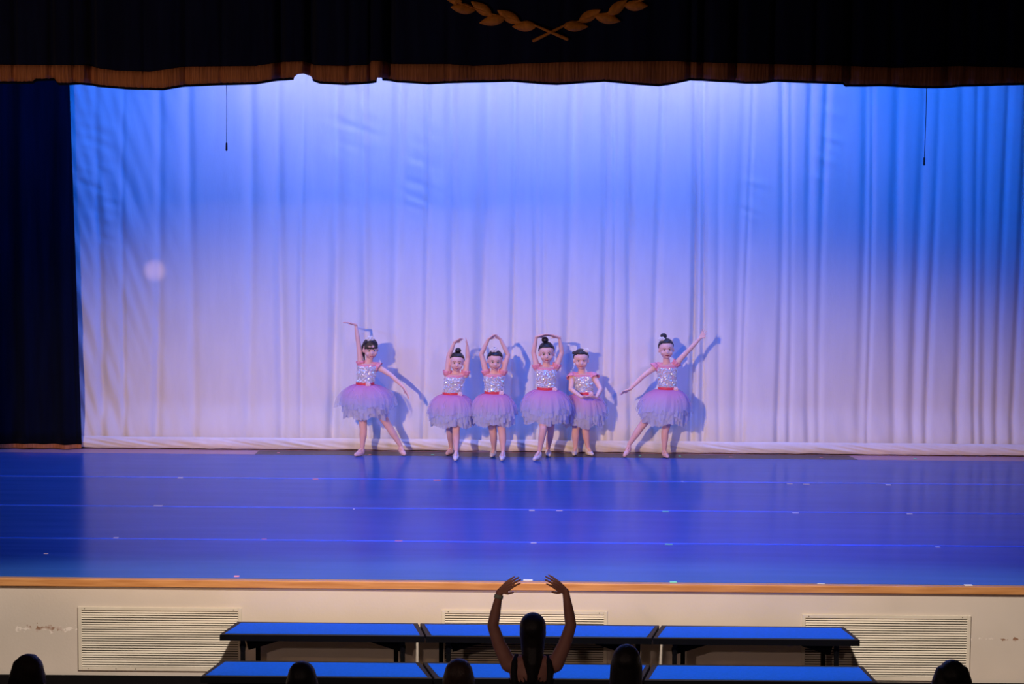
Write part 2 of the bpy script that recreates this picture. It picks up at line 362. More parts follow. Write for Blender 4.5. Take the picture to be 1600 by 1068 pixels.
x_top = at(107, 135, YC).x; x_bot = at(127, 697, YC - 0.06).x; XR_C = 5.35; HC = 4.5
def cyc(u, v):
    z = 0.035 + v * (HC - 0.035)
    xl = x_bot + (x_top - x_bot) * min(1.15, z / 3.7)
    # ends hidden behind the leg curtain
    x = (xl - 1.3) + u * (XR_C - xl + 1.3)
    y = 0.0
    for fx, fw, fd in FX:
        drift = 0.03 * math.sin(fx * 7.1 + z * 0.7)
        k = (x - fx - drift) / fw
        if abs(k) < 3.5: y += 2.1 * fd * math.exp(-k * k) * (0.75 + 0.25 * math.sin(z * 1.3 + fx * 3))
    y += 0.016 * noise.noise(Vector((x * 1.7, z * 0.25, 3.1)))
    y += 0.004 * noise.noise(Vector((x * 9, z * 0.8, 7.7)))
    # short puckers in the upper cloth
    pk = noise.noise(Vector((x * 2.3, z * 0.5, 11.0)))
    if pk > 0.05 and z > 1.8: y += 0.022 * (pk - 0.05) * (noise.noise(Vector((x * 3 + z * 2.0, z * 16 + x * 5, 1.0)))) * sm(1.8, 2.6, z)
    # diagonal drag lines at the left and the lower edge
    dl = sm(-3.0, -4.4, x)
    y += (0.024 * dl + 0.012 * sm(1.0, 0.1, z)) * noise.noise(Vector((x * 9 + z * 3.2, z * 1.2 - x, 5.0)))
    y += -0.06 * sm(0.5, 0.08, z)
    y += 0.006 * sm(0.22, 0.10, z) * noise.noise(Vector((x * 10 + z * 14, z * 9, 2.0)))
    return Vector((x, YC + y, z))
e = empty('backdrop_curtain', (0.0, YC, 0.0), 'wide white backdrop curtain lit blue above and pink below behind the dancers', 'curtain')
grid(1100, 150, cyc).build('cloth', 'cyc', e, smooth=True)
def hem(u, v):
    x = x_bot - 1.3 + u * (XR_C - x_bot + 1.3)
    zt = 0.125 + 0.006 * noise.noise(Vector((x * 2, 0, 0)))
    z = 0.006 + v * (zt - 0.006)
    bl = 0.022 * math.sin(PI * min(1.0, v * 1.02)) ** 0.6
    bl += 0.012 * noise.noise(Vector((x * 7 + z * 38, z * 10, 4.0))) * math.sin(PI * v) + 0.008 * noise.noise(Vector((x * 2.2, z * 4, 9.0)))
    if v < 0.2: z += 0.012 * abs(noise.noise(Vector((x * 3.1, 0.3, 1.0))))
    return Vector((x, YC - 0.075 - bl, z))
grid(900, 14, hem).build('hem', 'hem', e, smooth=True)

# left leg curtain ----------------------------------------------------
random.seed(5)
xe_t = at(107, 135, YC - 0.15).x + 0.01; xe_b = at(127.5, 697, YC - 0.15).x
def leg(u, v):
    z = 0.045 + v * 4.5
    xe = xe_b + (xe_t - xe_b) * min(1.15, z / 3.7)
    x = -6.25 + u * (xe + 6.25)
    y = 0.024 * math.sin(x * 17 + 0.5 * math.sin(z * 0.8)) + 0.014 * math.sin(x * 31 + 1.0) + 0.008 * noise.noise(Vector((x * 4, z * 0.5, 0)))
    return Vector((x, YC - 0.15 + y * (1 - 0.6 * (u > 0.98)), z))
lc = empty('leg_curtain', (-5.2, YC - 0.15, 0.0), 'dark blue velvet leg curtain hanging at the left edge of the stage', 'curtain')
grid(260, 30, leg).build('drape', 'leg_velvet', lc, smooth=True, solid=0.01)
def legfr(u, v):
    p = leg(u, 0.0); z = 0.012 + v * 0.04 + 0.010 * noise.noise(Vector((p.x * 5, 0, 0)))
    return Vector((p.x, p.y - 0.014, max(0.003, z)))
grid(260, 2, legfr).build('fringe', 'fringe', lc, smooth=True)

# valance ---------------------------------------------------------
YV = 21.0
vb = [(-80, 130), (0, 131), (50, 131), (55, 127), (85, 126), (92, 133), (107, 133), (125, 132), (150, 136), (200, 140), (255, 141), (285, 136), (330, 134), (400, 132), (430, 127), (459, 125), (465, 120), (475, 119), (484, 124), (486, 127),
      (500, 131), (540, 133), (576, 131), (588, 129), (590, 125), (597, 126), (620, 129), (670, 132), (710, 130), (760, 129), (800, 128), (850, 132), (870, 133), (900, 131), (945, 128), (1000, 133), (1030, 135), (1045, 133), (1080, 126),
      (1140, 129), (1165, 131), (1190, 131), (1215, 128), (1260, 130), (1320, 132), (1326, 136), (1380, 135), (1440, 138), (1480, 138), (1500, 136), (1560, 134), (1600, 133), (1700, 133)]
vt = [(-80, 101), (0, 101), (135, 102), (150, 106), (180, 110), (235, 112), (290, 104), (400, 103), (440, 97), (475, 96), (490, 102), (540, 103), (577, 101), (579, 95), (598, 95), (610, 100), (700, 100), (740, 103), (800, 100), (880, 97),
      (1000, 96), (1050, 95), (1075, 97), (1200, 100), (1300, 102), (1400, 106), (1500, 103), (1600, 106), (1700, 106)]
recess = [(22, 5, .05), (80, 6, .07), (116, 4, .04), (142, 8, .13), (225, 4, .02), (290, 5, .04), (347, 4, .03), (437, 7, .12), (484, 8, .15), (546, 5, .04), (578, 3, .05), (607, 8, .16), (700, 4, .02), (880, 5, .02), (1079, 5, .06), (1100, 8, .12), (1150, 8, .12),
          (1211, 6, .08), (1275, 6, .08), (1330, 9, .12), (1395, 7, .06), (1480, 6, .07), (1512, 6, .05), (1570, 7, .05)]
def vy(px, z):
    y = 0.0
    for c, w_, d in recess:
        k = (px - c) / w_
        if abs(k) < 3: y += d * math.exp(-k * k)
    y += 0.02 * math.sin(px * 0.043) + 0.012 * math.sin(px * 0.11 + 1.3) + 0.01 * noise.noise(Vector((px * 0.02, z, 0)))
    return y
val = empty('valance', (0, YV, 3.8), 'dark navy stage valance with gold fringe and wreath across the top', 'curtain')
def vgrid(topf, botf, dy, nz, skew=0.0):
    def fn(u, v):
        px = -420 + u * 2400; zt = topf(px); zb = botf(px); z = zb + (zt - zb) * v
        X = at(px, 120, YV).x
        return Vector((X, YV + vy(px, z * 0.3) + dy, z))
    return grid(1200, nz, fn)
def ztop(px): return at(px, interp(vt, px), YV).z
def zbot(px): return at(px, interp(vb, px), YV).z
vgrid(lambda p: 5.3, lambda p: ztop(p) - 0.03, 0.0, 12).build('velvet_drape', 'velvet', val, smooth=True, solid=0.01)
def fringe_z(px):
    return zbot(px) + 0.020 + 0.006 * (noise.noise(Vector((px * 0.9, 0, 0))))
fr = vgrid(ztop, fringe_z, -0.018, 3)
for i, v_ in enumerate(fr.v): v_.y += 0.004 * math.sin(v_.x * 420)
fr.build('fringe', 'fringe', val, smooth=True, solid=0.006)
def lin_z(px): return zbot(px) + (0.05 if 459 < px < 486 or 588 < px < 597 else 0.0)
vgrid(lambda p: ztop(p) - 0.02, lin_z, 0.03, 2).build('lining', 'black', val, smooth=True, solid=0.006)
def flat2(px, py, dy=-0.035):
    p = at(px, py, YV); return Vector((p.x, YV + vy(px, p.z * 0.3) + dy, p.z))
em = MB()
def leaf(bx, by, tx, ty, wd=8.5):
    a = Vector((bx, by)); t = Vector((tx, ty)); d = t - a; n = Vector((-d.y, d.x)).normalized(); N = 10
    L = []; R = []
    for i in range(N + 1):
        s_ = i / N; ww = wd * math.sin(PI * s_ ** 0.85) ** 0.8 if 0 < s_ < 1 else 0.6
        c = a + d * s_; L.append(c + n * ww); R.append(c - n * ww)
    fr_ = [flat2(p.x, p.y) for p in L] + [flat2((a + d * (i / N)).x, (a + d * (i / N)).y, -0.045) for i in range(N + 1)] + [flat2(p.x, p.y) for p in R]
    bk = [q + Vector((0, 0.02, 0)) for q in fr_]; K = N + 1; fs_ = []
    for i in range(N):
        fs_ += [(i, i + 1, K + i + 1, K + i), (K + i, K + i + 1, 2 * K + i + 1, 2 * K + i)]
        o2 = 3 * K
        fs_ += [(i, o2 + i, o2 + i + 1, i + 1), (2 * K + i, 2 * K + i + 1, o2 + 2 * K + i + 1, o2 + 2 * K + i)]
    em.add(fr_ + bk, fs_)
for L in [(838.6, 40.5, 800.4, 41.6), (812.8, 36, 777.2, 16.2), (790.3, 28, 749.3, 36), (768.9, 24.3, 736.3, 2.7), (743, 15.8, 704.3, 11.3), (713.8, 8.5, 699, -26), (879, 40.5, 919, 41.5), (904.6, 33.8, 938.3, 15.3),
          (929.3, 25.2, 969.2, 33.3), (950, 23.6, 979.3, 0), (974.8, 9, 1012, 9), (1000, 3, 1012, -30), (722, 3, 690, -12), (990, -3, 1024, -14)]: leaf(*L)
for a, c in (((834, 63.5), (884, 39)), ((886, 61), (836, 40))):
    em.cap(flat2(*a), 0.014, flat2(*c), 0.010, 10)
for pl in ([(836, 40), (812, 34), (790, 27), (768, 22), (743, 14), (716, 4), (700, -8)], [(884, 39), (905, 33), (929, 25), (950, 20), (975, 9), (996, 2), (1010, -8)]):
    for p, q in zip(pl, pl[1:]): em.cap(flat2(*p), 0.006, flat2(*q), 0.006, 8)
em.build('wreath_emblem', 'gold', val, smooth=True)

# hanging cords -----------------------------------------------------
for (xt, xb, y1, lab) in ((354, 354, 234, 'thin dark cord hanging in front of the backdrop near its left side'), (1446, 1444, 257, 'longer thin dark cord hanging in front of the backdrop near its right side')):
    Y = 23.0; bt = at(xb, y1, Y); tp = Vector((bt.x + (0.02 if xt > xb else 0.0), Y, 6.6))
    e = empty('hanging_cord', bt, lab, 'cord')
    k = MB(); pts = [bt.lerp(tp, i / 8) + Vector((0.003 * math.sin(i * 2.1), 0, 0)) for i in range(9)]
    for p, q in zip(pts, pts[1:]): k.cap(p, 0.0032, q, 0.0032, 6)
    k.build('cord', 'cord', e, smooth=True)
    MB().cap(bt, 0.009, bt + Vector((0, 0, 0.055)), 0.008, 10).build('toggle', 'cord', e, smooth=True)

# floor details -----------------------------------------------------
o = MB().prism([(xat(400, 26.95, 0), 26.835), (xat(1338, 26.95, 0), 26.835), (xat(1326, 27.10, 0), 27.09), (xat(405, 27.10, 0), 27.09)], -0.004, 0.0005).build('vinyl_strip', 'strip')
tag(o, 'narrow dark vinyl strip lying along the foot of the backdrop curtain', 'floor mat')
lines = {1: 750.0, 2: 795.5, 3: 846.5}
LN = {}
for k, yy in lines.items():
    Y = onz(800, yy, 0).y; LN[k] = Y
    b = MB(); N = 60
    for i in range(N):
        x0 = XL + (XR - XL) * i / N; x1 = XL + (XR - XL) * (i + 1) / N
        j = lambda x: 0.006 * noise.noise(Vector((x * 1.3, k * 5, 0)))
        b.add([(x0, Y - 0.028 + j(x0), 0.0012), (x1, Y - 0.028 + j(x1), 0.0012), (x1, Y + 0.028 + j(x1), 0.0012), (x0, Y + 0.028 + j(x0), 0.0012),
               (x0, Y - 0.028 + j(x0), 0.0), (x1, Y - 0.028 + j(x1), 0.0), (x1, Y + 0.028 + j(x1), 0.0), (x0, Y + 0.028 + j(x0), 0.0)], [(0, 1, 2, 3), (0, 4, 5, 1), (2, 6, 7, 3)])
    o = b.build('seam_tape', 'seam')
    tag(o, {1: 'blue seam tape line running across the dance floor nearest the dancers', 2: 'blue seam tape line running across the middle of the dance floor', 3: 'blue seam tape line across the dance floor nearest the audience'}[k], 'tape', 'blue seam tapes')
marks = [  # px, py, width px, colour, label
 (282, 745.5, 8, 'white', 'small white tape mark on the far blue line, leftmost there'), (493, 747.6, 9, 'pink', 'pink tape mark on the far blue line below the left posed dancer'), (683, 749.2, 11, 'pink', 'pink tape mark on the far blue line below the second dancer'),
 (1066, 751.5, 4, 'white', 'tiny white fleck on the far blue line below the rightmost dancer'), (1234, 755.3, 9, 'white', 'white tape mark on the far blue line, left of a fainter piece'), (1260, 755.8, 10, 'white', 'faint thin white tape piece on the far blue line, just right of another'), (1388, 756.8, 8, 'white', 'rightmost white tape mark on the far blue line'),
 (247, 789.5, 14, 'white', 'wide white tape mark on the middle blue line, leftmost there'), (553, 794.5, 3, 'white', 'tiny white fleck on the middle blue line below the leftmost dancer'), (831, 796.2, 9, 'white', 'white tape mark on the middle blue line below the centre dancer'), (874, 796.8, 10, 'white', 'faint white tape piece on the middle blue line right of centre'),
 (1040, 798.2, 10, 'green', 'pale green tape mark on the middle blue line below the rightmost dancer'), (1243, 800.6, 10, 'white', 'white tape mark on the middle blue line, second from its right end'), (1421, 801.8, 9, 'white', 'rightmost white tape mark on the middle blue line'),
 (181, 839.5, 8, 'white', 'white tape mark on the near blue line, leftmost there'), (413, 841.3, 8, 'pink', 'dim pink tape mark on the near blue line, second from left'), (623, 844, 12, 'pink', 'wide pink tape mark on the near blue line left of centre'), (834, 847, 9, 'white', 'white tape mark on the near blue line straight above the woman'),
 (1045, 849.3, 12, 'green', 'green tape mark on the near blue line right of centre'), (1465, 853.8, 7, 'white', 'rightmost white tape mark on the near blue line'),
 (370, 899.3, 8, 'pink', 'pink tape mark at the front edge of the dance floor'), (825, 905.3, 15, 'white', 'bright white tape mark at the front edge between the raised hands'), (1052, 908.3, 11, 'green', 'teal green tape mark at the front edge of the dance floor'),
 (1283, 911.2, 12, 'white', 'faint tape mark at the front edge, second from the right'), (1513, 913.3, 13, 'white', 'rightmost tape mark at the front edge of the dance floor'), (72, 864, 7, 'white', 'dim tape scrap on the dark left corner of the dance floor'),
 (435, 706.5, 4, 'pink', 'small orange pink fleck on the strip left of the leftmost dancer'), (578, 709.5, 4, 'pink', 'small pink fleck beside the left foot of the leftmost dancer'), (676, 709.5, 5, 'green', 'small green fleck just left of the second dancer'),
 (1000, 711.5, 4, 'green', 'small green fleck left of the standing foot of rightmost dancer'), (1062, 711.8, 4, 'green', 'small green fleck right of the rightmost dancer'), (1142, 713.2, 5, 'pink', 'small pink fleck on the strip well right of the dancers'), (1283, 713.8, 5, 'pink', 'small pink fleck near the right end of the dark strip'), (1430, 715.4, 5, 'green', 'small green fleck right of the end of the dark strip')]
for px, py, wd, cl, lab in marks:
    p = onz(px, py, 0.003)
    hw = wd / 2 * p.y / F_PX
    hd = 0.024 if wd > 5 else 0.014
    if 'faint' in lab or 'dim' in lab: hd = 0.007
    zt = 0.003
    z0 = 0.0005 if (p.y > 26.83 and 400 < px < 1335) else (-0.004 if p.y > 26.83 else 0.0)
    a = random.uniform(-0.06, 0.06)
    b = MB(); pts = [(-hw, -hd), (hw, -hd * 0.9), (hw * 0.96, hd), (-hw, hd * 0.95)]
    b.prism([(p.x + x * math.cos(a) - y * math.sin(a), p.y + x * math.sin(a) + y * math.cos(a)) for x, y in pts], z0, zt)
    o = b.build('tape_mark', 'tape_' + cl); tag(o, lab, 'tape', 'spike marks on the dance floor')

# risers / benches -------------------------------------------------
T1, T2 = -0.302, -0.502
YB1, YM, YB2 = 20.38, 19.93, 19.42
def riser(b1, f1, b2, f2, label):
    """px of left/right ends at: top tier back, top tier front, lower tier back, lower tier front"""
    A = [xat(p, YB1, T1) for p in b1]; B = [xat(p, YM + 0.005, T1) for p in f1]; Cc = [xat(p, YM - 0.005, T2) for p in b2]; D = [xat(p, YB2, T2) for p in f2]
    e = empty('choral_riser', ((B[0] + B[1]) / 2, YM, FLOOR_Z), label, 'riser', 'two-tier choral risers along the stage front')
    for z, bk, ft, yb, yf in ((T1, A, B, YB1, YM + 0.005), (T2, Cc, D, YM - 0.005, YB2)):
        g = 0.004
        poly = [(ft[0] + g, yf), (ft[1] - g, yf), (bk[1] - g, yb), (bk[0] + g, yb)]
        o = MB().prism(poly, z - 0.045, z - 0.002).build('deck_frame', 'rim', e); bb = o.modifiers.new('bevel', 'BEVEL'); bb.width = 0.004
        i = 0.040
        ip = [(ft[0] + i, yf + 0.018), (ft[1] - i, yf + 0.018), (bk[1] - i, yb - 0.05), (bk[0] + i, yb - 0.05)]
        MB().prism(ip, z - 0.012, z + 0.001).build('carpet', 'carpet', e)
        MB().prism([(ft[0] + g - 0.002, yf - 0.006), (ft[1] - g + 0.002, yf - 0.006), (ft[1] - g, yf + 0.012), (ft[0] + g, yf + 0.012)], z - 0.052, z - 0.006).build('front_rail', 'blackmetal', e)
        # legs: four square posts with a side brace each
        for s, xf, xb in ((1, ft[0], bk[0]), (-1, ft[1], bk[1])):
            for (xx, yy) in ((xf + s * 0.17, yf + 0.06), (xb + s * 0.17, yb - 0.06)):
                b = MB(); b.box((xx - 0.017, yy - 0.017, FLOOR_Z + 0.001), (xx + 0.017, yy + 0.017, z - 0.055))
                b.cap((xx, yy, z - 0.10), 0.024, (xx, yy, z - 0.14), 0.020, 10)
                b.build('leg', 'blackmetal', e)
            b = MB(); x2 = xf + s * 0.17
            b.add([(x2 - s * 0.0, yf + 0.20, z - 0.055), (x2 + s * 0.33, yf + 0.20, z - 0.055), (x2 + s * 0.30, yf + 0.20, z - 0.085), (x2 + s * 0.03, yf + 0.20, z - 0.17),
                   (x2 - s * 0.0, yf + 0.215, z - 0.055), (x2 + s * 0.33, yf + 0.215, z - 0.055), (x2 + s * 0.30, yf + 0.215, z - 0.085), (x2 + s * 0.03, yf + 0.215, z - 0.17)],
                  [(0, 3, 2, 1), (4, 5, 6, 7), (0, 1, 5, 4), (1, 2, 6, 5), (2, 3, 7, 6), (3, 0, 4, 7)])
            b.build('gusset', 'blackmetal', e)
        MB().box((min(ft[0], bk[0]) + 0.2, yf + 0.24, z - 0.10), (max(ft[1], bk[1]) - 0.2, yf + 0.27, z - 0.055)).build('cross_beam', 'blackmetal', e)
riser((370, 654), (343, 664), (345, 658), (313, 676), 'blue carpeted two-tier riser at the left end of the row')
riser((655.5, 1031), (665.5, 1018.5), (660, 1017), (678, 1004), 'blue carpeted two-tier riser in the middle behind the woman')
riser((1032.5, 1320), (1020, 1344), (1019, 1349), (1006, 1372), 'blue carpeted two-tier riser at the right end of the row')

# ------------------------------------------------------------------ people
def hand(S, wrist, d, n, L, spread=0.10, curl=0.25, tside=1, thick=1.0):
    d = Vector(d).normalized(); n = Vector(n); n = (n - d * n.dot(d)).normalized(); sd = d.cross(n)
    wr = Vector(wrist); tips = []
    lens = [0.40, 0.46, 0.43, 0.33]
    for i in range(4):
        off = (i - 1.5)
        kn = wr + d * (0.48 * L - 0.02 * L * abs(off)) + sd * (off * 0.115 * L)
        S.cap(wr + sd * (off * 0.05 * L), 0.085 * L * thick, kn, 0.062 * L * thick, 10)
        d1 = (d + sd * off * spread + n * curl * 0.5).normalized(); d2 = (d + sd * off * spread * 0.9 + n * curl * (1.3 + 0.1 * i)).normalized()
        m1 = kn + d1 * lens[i] * L * 0.55; t = m1 + d2 * lens[i] * L * 0.45
        S.cap(kn, 0.052 * L * thick, m1, 0.046 * L * thick, 10); S.cap(m1, 0.046 * L * thick, t, 0.036 * L * thick, 10)
    b0 = wr + d * 0.14 * L + sd * tside * 0.12 * L
    m0 = b0 + (d * 0.6 + sd * tside * 0.75 + n * 0.15).normalized() * 0.20 * L
    t0 = m0 + (d * 0.9 + sd * tside * 0.35 + n * 0.25).normalized() * 0.20 * L
    S.cap(b0, 0.07 * L * thick, m0, 0.056 * L * thick, 10); S.cap(m0, 0.054 * L * thick, t0, 0.042 * L * thick, 10)

def head_shape(S, X):
    S.ell((0, .008, .020), (.070, .084, .078), X); S.ell((0, -.012, -.026), (.060, .064, .064), X)
    S.ell((0, -.044, -.070), (.022, .020, .018), X, 12, 8)
    for s in (-1, 1):
        S.ell((s * .034, -.046, -.033), (.022, .023, .022), X, 12, 8)
        S.ell((s * .070, .006, -.012), (.009, .016, .022), X, 12, 8)
    S.cap(X @ Vector((0, -.070, -.004)), .006, X @ Vector((0, -.081, -.027)), .009, 10)
def hair_fn(d):
    h = d.z + 1.05 * d.y + 0.42 - 0.40 * d.x * d.x
    return 0.84 + 0.16 * sm(-0.03, 0.05, h)

def torso_rings(waist, chest, grow=0.0):
    up = chest - waist
    return [(waist + Vector((0, 0, -0.16)), .090 + grow, .075 + grow), (waist + Vector((0, 0, -0.09)), .098 + grow, .078 + grow), (waist, .082 + grow, .064 + grow), (waist + up * 0.4, .088 + grow, .067 + grow),
            (waist + up * 0.75, .098 + grow, .070 + grow), (waist + up * 0.95, .092 + grow, .058 + grow)]

def tutu_layer(cx, r0, R, drop, seed, amp, seg=200, nv=9, flat=0.80, shift=(0, 0)):
    rs = random.Random(seed); ph = [rs.uniform(0, 6.28) for _ in range(6)]; b = MB(); vs_ = []; tv = []
    for j in range(nv + 1):
        t = j / nv
        for i in range(seg):
            a = 2 * PI * i / seg
            wv = (math.sin(a * 13 + ph[0]) * 0.5 + math.sin(a * 21 + ph[1] + t * 2) * 0.35 + math.sin(a * 7 + ph[2]) * 0.4 + math.sin(a * 37 + ph[4]) * 0.2)
            rr = r0 + (R - r0) * (math.sin(t * PI * 0.5) ** 0.8) + amp * t * wv
            zz = -drop * (0.25 * t + 0.75 * t ** 1.7) + 0.016 * t * math.sin(a * 5 + ph[3]) - 0.006 * t * wv
            if j == nv: zz += rs.uniform(-0.005, 0.007); rr += rs.uniform(-0.005, 0.005)
            vs_.append(cx + Vector((rr * math.cos(a) + shift[0] * t, rr * flat * math.sin(a) + shift[1] * t, zz))); tv.append(min(1.0, t * drop / 0.33))
    fs_ = [(j * seg + i, (j + 1) * seg + i, (j + 1) * seg + (i + 1) % seg, j * seg + (i + 1) % seg) for j in range(nv) for i in range(seg)]
    b.add(vs_, fs_); return b, tv

def dancer(g, seed):
    rnd = random.Random(seed)
    toes = [onz(x, y, 0.016) for x, y in g['toes']]
    Y = g.get('Y', sum(t.y for t in toes) / 2 + 0.06)
    P = lambda q, dy=0.0: at(q[0], q[1], Y + dy)
    waist = P(g['waist']); neck = P(g['neck']); hd = P(g['head'], -0.015)
    base = Vector((waist.x, Y, 0.0))
    e = empty('person', base, g['label'], 'person', 'young dancers in tutus')
    hs = g.get('hs', 1.06)
    X = Matrix.Translation(hd) @ Matrix.Rotation(math.radians(g.get('roll', 0)), 4, 'Y') @ Matrix.Rotation(math.radians(g.get('yaw', 0)), 4, 'Z') @ Matrix.Rotation(math.radians(g.get('nod', 4)), 4, 'X') @ Matrix.Scale(hs, 4)
    S = MB(); head_shape(S, X)
    chest = neck
    S.loft(torso_rings(waist, chest), 28)
    S.cap(neck + Vector((0, 0.005, -0.03)), .042, hd + Vector((0, 0.012, -0.05)), .030, 14)
    sh = [P(q) for q in g['sh']]; el = [P(q, g['ad'][k][0]) for k, q in enumerate(g['el'])]; wr = [P(q, g['ad'][k][1]) for k, q in enumerate(g['wr'])]; tp = [P(q, g['ad'][k][2]) for k, q in enumerate(g['tip'])]
    for k in (0, 1):
        S.cap(neck + Vector((0, 0, -0.035)), .036, sh[k] + Vector((0, 0, -0.012)), .033, 12)
        S.chain([(sh[k] + Vector((0, 0, -0.008)), .034), (sh[k].lerp(el[k], .5), .028), (el[k], .0235), (el[k].lerp(wr[k], .35), .0235), (wr[k], .0155)], 12)
        hand(S, wr[k], tp[k] - wr[k], g.get('pn', ((0, -0.3, -1), (0, -0.3, -1)))[k], (tp[k] - wr[k]).length * 1.0 + 0.02, g.get('spread', 0.12), 0.22, g.get('ts', (1, -1))[k])
    legs = MB(); ank = []
    for k in (0, 1):
        s = -1 if k == 0 else 1
        hip = waist + Vector((s * 0.045, 0.0, -0.13)); to = toes[k]
        an = at(g['ank'][k][0], g['ank'][k][1], to.y + g.get('fd', (0.09, 0.09))[k]); kn = at(g['kn'][k][0], g['kn'][k][1], (an.y + Y) / 2 + g.get('kd', (-0.01, -0.01))[k])
        ank.append(an)
        ch = [(hip, .056), (hip.lerp(kn, .5), .049), (kn, .037), (kn.lerp(an, .3), .0375), (kn.lerp(an, .7), .027), (an, .0215)]
        legs.chain(ch, 14)
        S.chain([(p, r - .005) for p, r in ch] + [(Vector((to.x, to.y, 0.022)).lerp(an, 0.3), .014)], 12)
    S.build('body', g.get('skin', 'skin'), e, voxel=0.0048, iters=2)
    legs.build('tights', 'tights', e, voxel=0.006, iters=3)
    for k in (0, 1):
        to = toes[k]; an = ank[k]; heel = Vector((an.x, an.y + 0.008, max(0.026, an.z - 0.05)))
        toe = Vector((to.x, to.y, 0.020)); d = toe - heel
        if d.length < 0.10: toe = toe + Vector((0, -0.0, 0))
        b = MB(); b.cap(heel, .0255, heel.lerp(toe, .55), .0285, 14); b.cap(heel.lerp(toe, .55), .0285, toe, .0195, 14)
        b.cap(heel, .025, Vector((an.x, an.y, heel.z + 0.03)), .0235, 14)
        for v_ in b.v: v_.z = max(v_.z, 0.003)
        so = b.build('slipper', g['shoe'][k], e, voxel=0.005, iters=2)
        st = MB(); c = heel.lerp(toe, .42) + Vector((0, 0, 0.006)); dd = d.normalized(); sdv = dd.cross(Vector((0, 0, 1))).normalized(); upv = sdv.cross(dd)
        pts = [c + sdv * 0.030 * math.cos(a) + upv * 0.031 * math.sin(a) for a in [PI * i / 10 for i in range(11)]]
        for p, q in zip(pts, pts[1:]): st.cap(p, .003, q, .003, 6)
        st.build('strap', g['shoe'][k], so, smooth=True)
    # face
    for s in (-1, 1):
        ey = MB().ell((s * .026, -.0640, .000), (.0135, .0080, .0072), X, 12, 8).build('eye', 'eye', e, smooth=True)
        MB().ell((s * .026, -.0692, -.0005), (.0070, .0030, .0066), X, 10, 8).build('iris', 'iris', ey, smooth=True)
        b = MB(); pts = [X @ Vector((s * (.012 + .028 * i / 4), -.0745 + .012 * (i / 4) ** 2, .016 + .005 * math.sin(PI * i / 4))) for i in range(5)]
        for p, q in zip(pts, pts[1:]): b.cap(p, .0019, q, .0016, 6)
        b.build('eyebrow', 'brow', e, smooth=True)
        b = MB(); pts = [X @ Vector((s * (.014 + .025 * i / 4), -.0715 + .009 * (i / 4) ** 2, .004 + .0035 * math.sin(PI * i / 4))) for i in range(5)]
        for p, q in zip(pts, pts[1:]): b.cap(p, .0013, q, .0012, 6)
        b.build('eyelashes', 'iris', e, smooth=True)
    b = MB(); sml = g.get('smile', .002)
    pts = [X @ Vector((-.018 + .036 * i / 6, -.0755 + .009 * abs(i - 3) ** 2 / 9, -.057 + sml * (abs(i - 3) / 3) ** 2)) for i in range(7)]
    for i, (p, q) in enumerate(zip(pts, pts[1:])): b.cap(p, .0048 if 0 < i < 5 else .0034, q, .0048 if i < 4 else .0028, 8)
    b.build('mouth', g.get('lip', 'lip'), e, smooth=True)
    # hair
    h = MB(); h.ell((0, .012, .022), (.0775, .0900, .0845), X, 40, 28, hair_fn)
    if g.get('bangs'):
        for i in range(15):
            u = (i - 7) / 7; a = X @ Vector((u * .050, -.045 + .028 * u * u, .085 - .02 * u * u)); c = X @ Vector((u * .060, -.072 + .030 * u * u, .018 + .006 * rnd.random())); h.cap(a, .013, c, .0065, 8)
        for i in range(5): h.cap(X @ Vector((-.066, .02 + i * .01, .02)), .014, X @ Vector((-.060 - .002 * i, .015 + i * .008, -.105 + .01 * i)), .006, 8)
    hr = h.build('hair', g.get('hair', 'hair'), e, smooth=True)
    for (bx, by, bz, br) in g.get('buns', ()):
        b = MB(); c = Vector((bx, by, bz)); b.ell(c, (br, br, br * .85), X, 18, 12)
        for i in range(7):
            a = i * 2 * PI / 7; b.ell(c + Vector((math.cos(a) * br * .45, math.sin(a) * br * .45, -.1 * br)), (br * .6, br * .6, br * .62), X, 12, 8)
        b.build('hair_bun', g.get('hair', 'hair'), e, smooth=True)
    bx, by, bz, br = g['bow']; b = MB()
    for i in range(6):
        a = i * PI / 3; c = Vector((bx + math.cos(a) * br, by, bz + math.sin(a) * br * .6)); b.ell(c, (br * .75, br * .35, br * .5), X @ Matrix.Identity(4), 12, 8)
    b.ell((bx, by - .006, bz), (br * .4, br * .4, br * .4), X, 10, 8)
    b.build('hair_flower', 'white', e, smooth=True)
    # bodice
    b = MB(); rings = torso_rings(waist, chest, .007)[2:]; top = rings[-1]
    rings[-1] = (top[0] - (chest - waist) * 0.02, top[1], top[2] + .004)
    b.loft(rings, 40, closed=False); 
    for k in (0, 1):   # shoulder yoke
        a = neck + Vector(((-1, 1)[k] * .050, 0, -0.012)); b.cap(a + Vector((0, -.038, -.035)), .018, a + Vector((0, 0, .006)), .015, 10); b.cap(a + Vector((0, 0.03, -.035)), .018, a, .015, 10)
        b.cap(a + Vector((0, 0, -.012)), .026, sh[k].lerp(a, .25) + Vector((0, 0, 0)), .036, 12)
    bo = b.build('bodice', 'pinkfab', e, smooth=True, voxel=None)
    # pearly sequin panel over the front of the bodice
    q = MB(); W = 22; up = chest - waist
    def front(u, v, o_=0.0):
        c = waist + up * v; rx = interp([(0, .082), (.4, .088), (.75, .098), (.95, .092)], v) + .009 + o_; ry = interp([(0, .064), (.4, .067), (.75, .070), (.95, .060)], v) + .009 + o_
        a = -PI / 2 + u; return c + Vector((rx * math.cos(a), ry * math.sin(a), 0)), Vector((math.cos(a), math.sin(a), 0))
    pv = [];
    for j in range(9):
        for i in range(W + 1):
            u = (i / W - .5) * 2.7; v = .04 + .86 * j / 8
            if j == 8: v -= .10 * (1 - (abs(i / W - .5) * 2) ** 2)
            pv.append(front(u, v)[0])
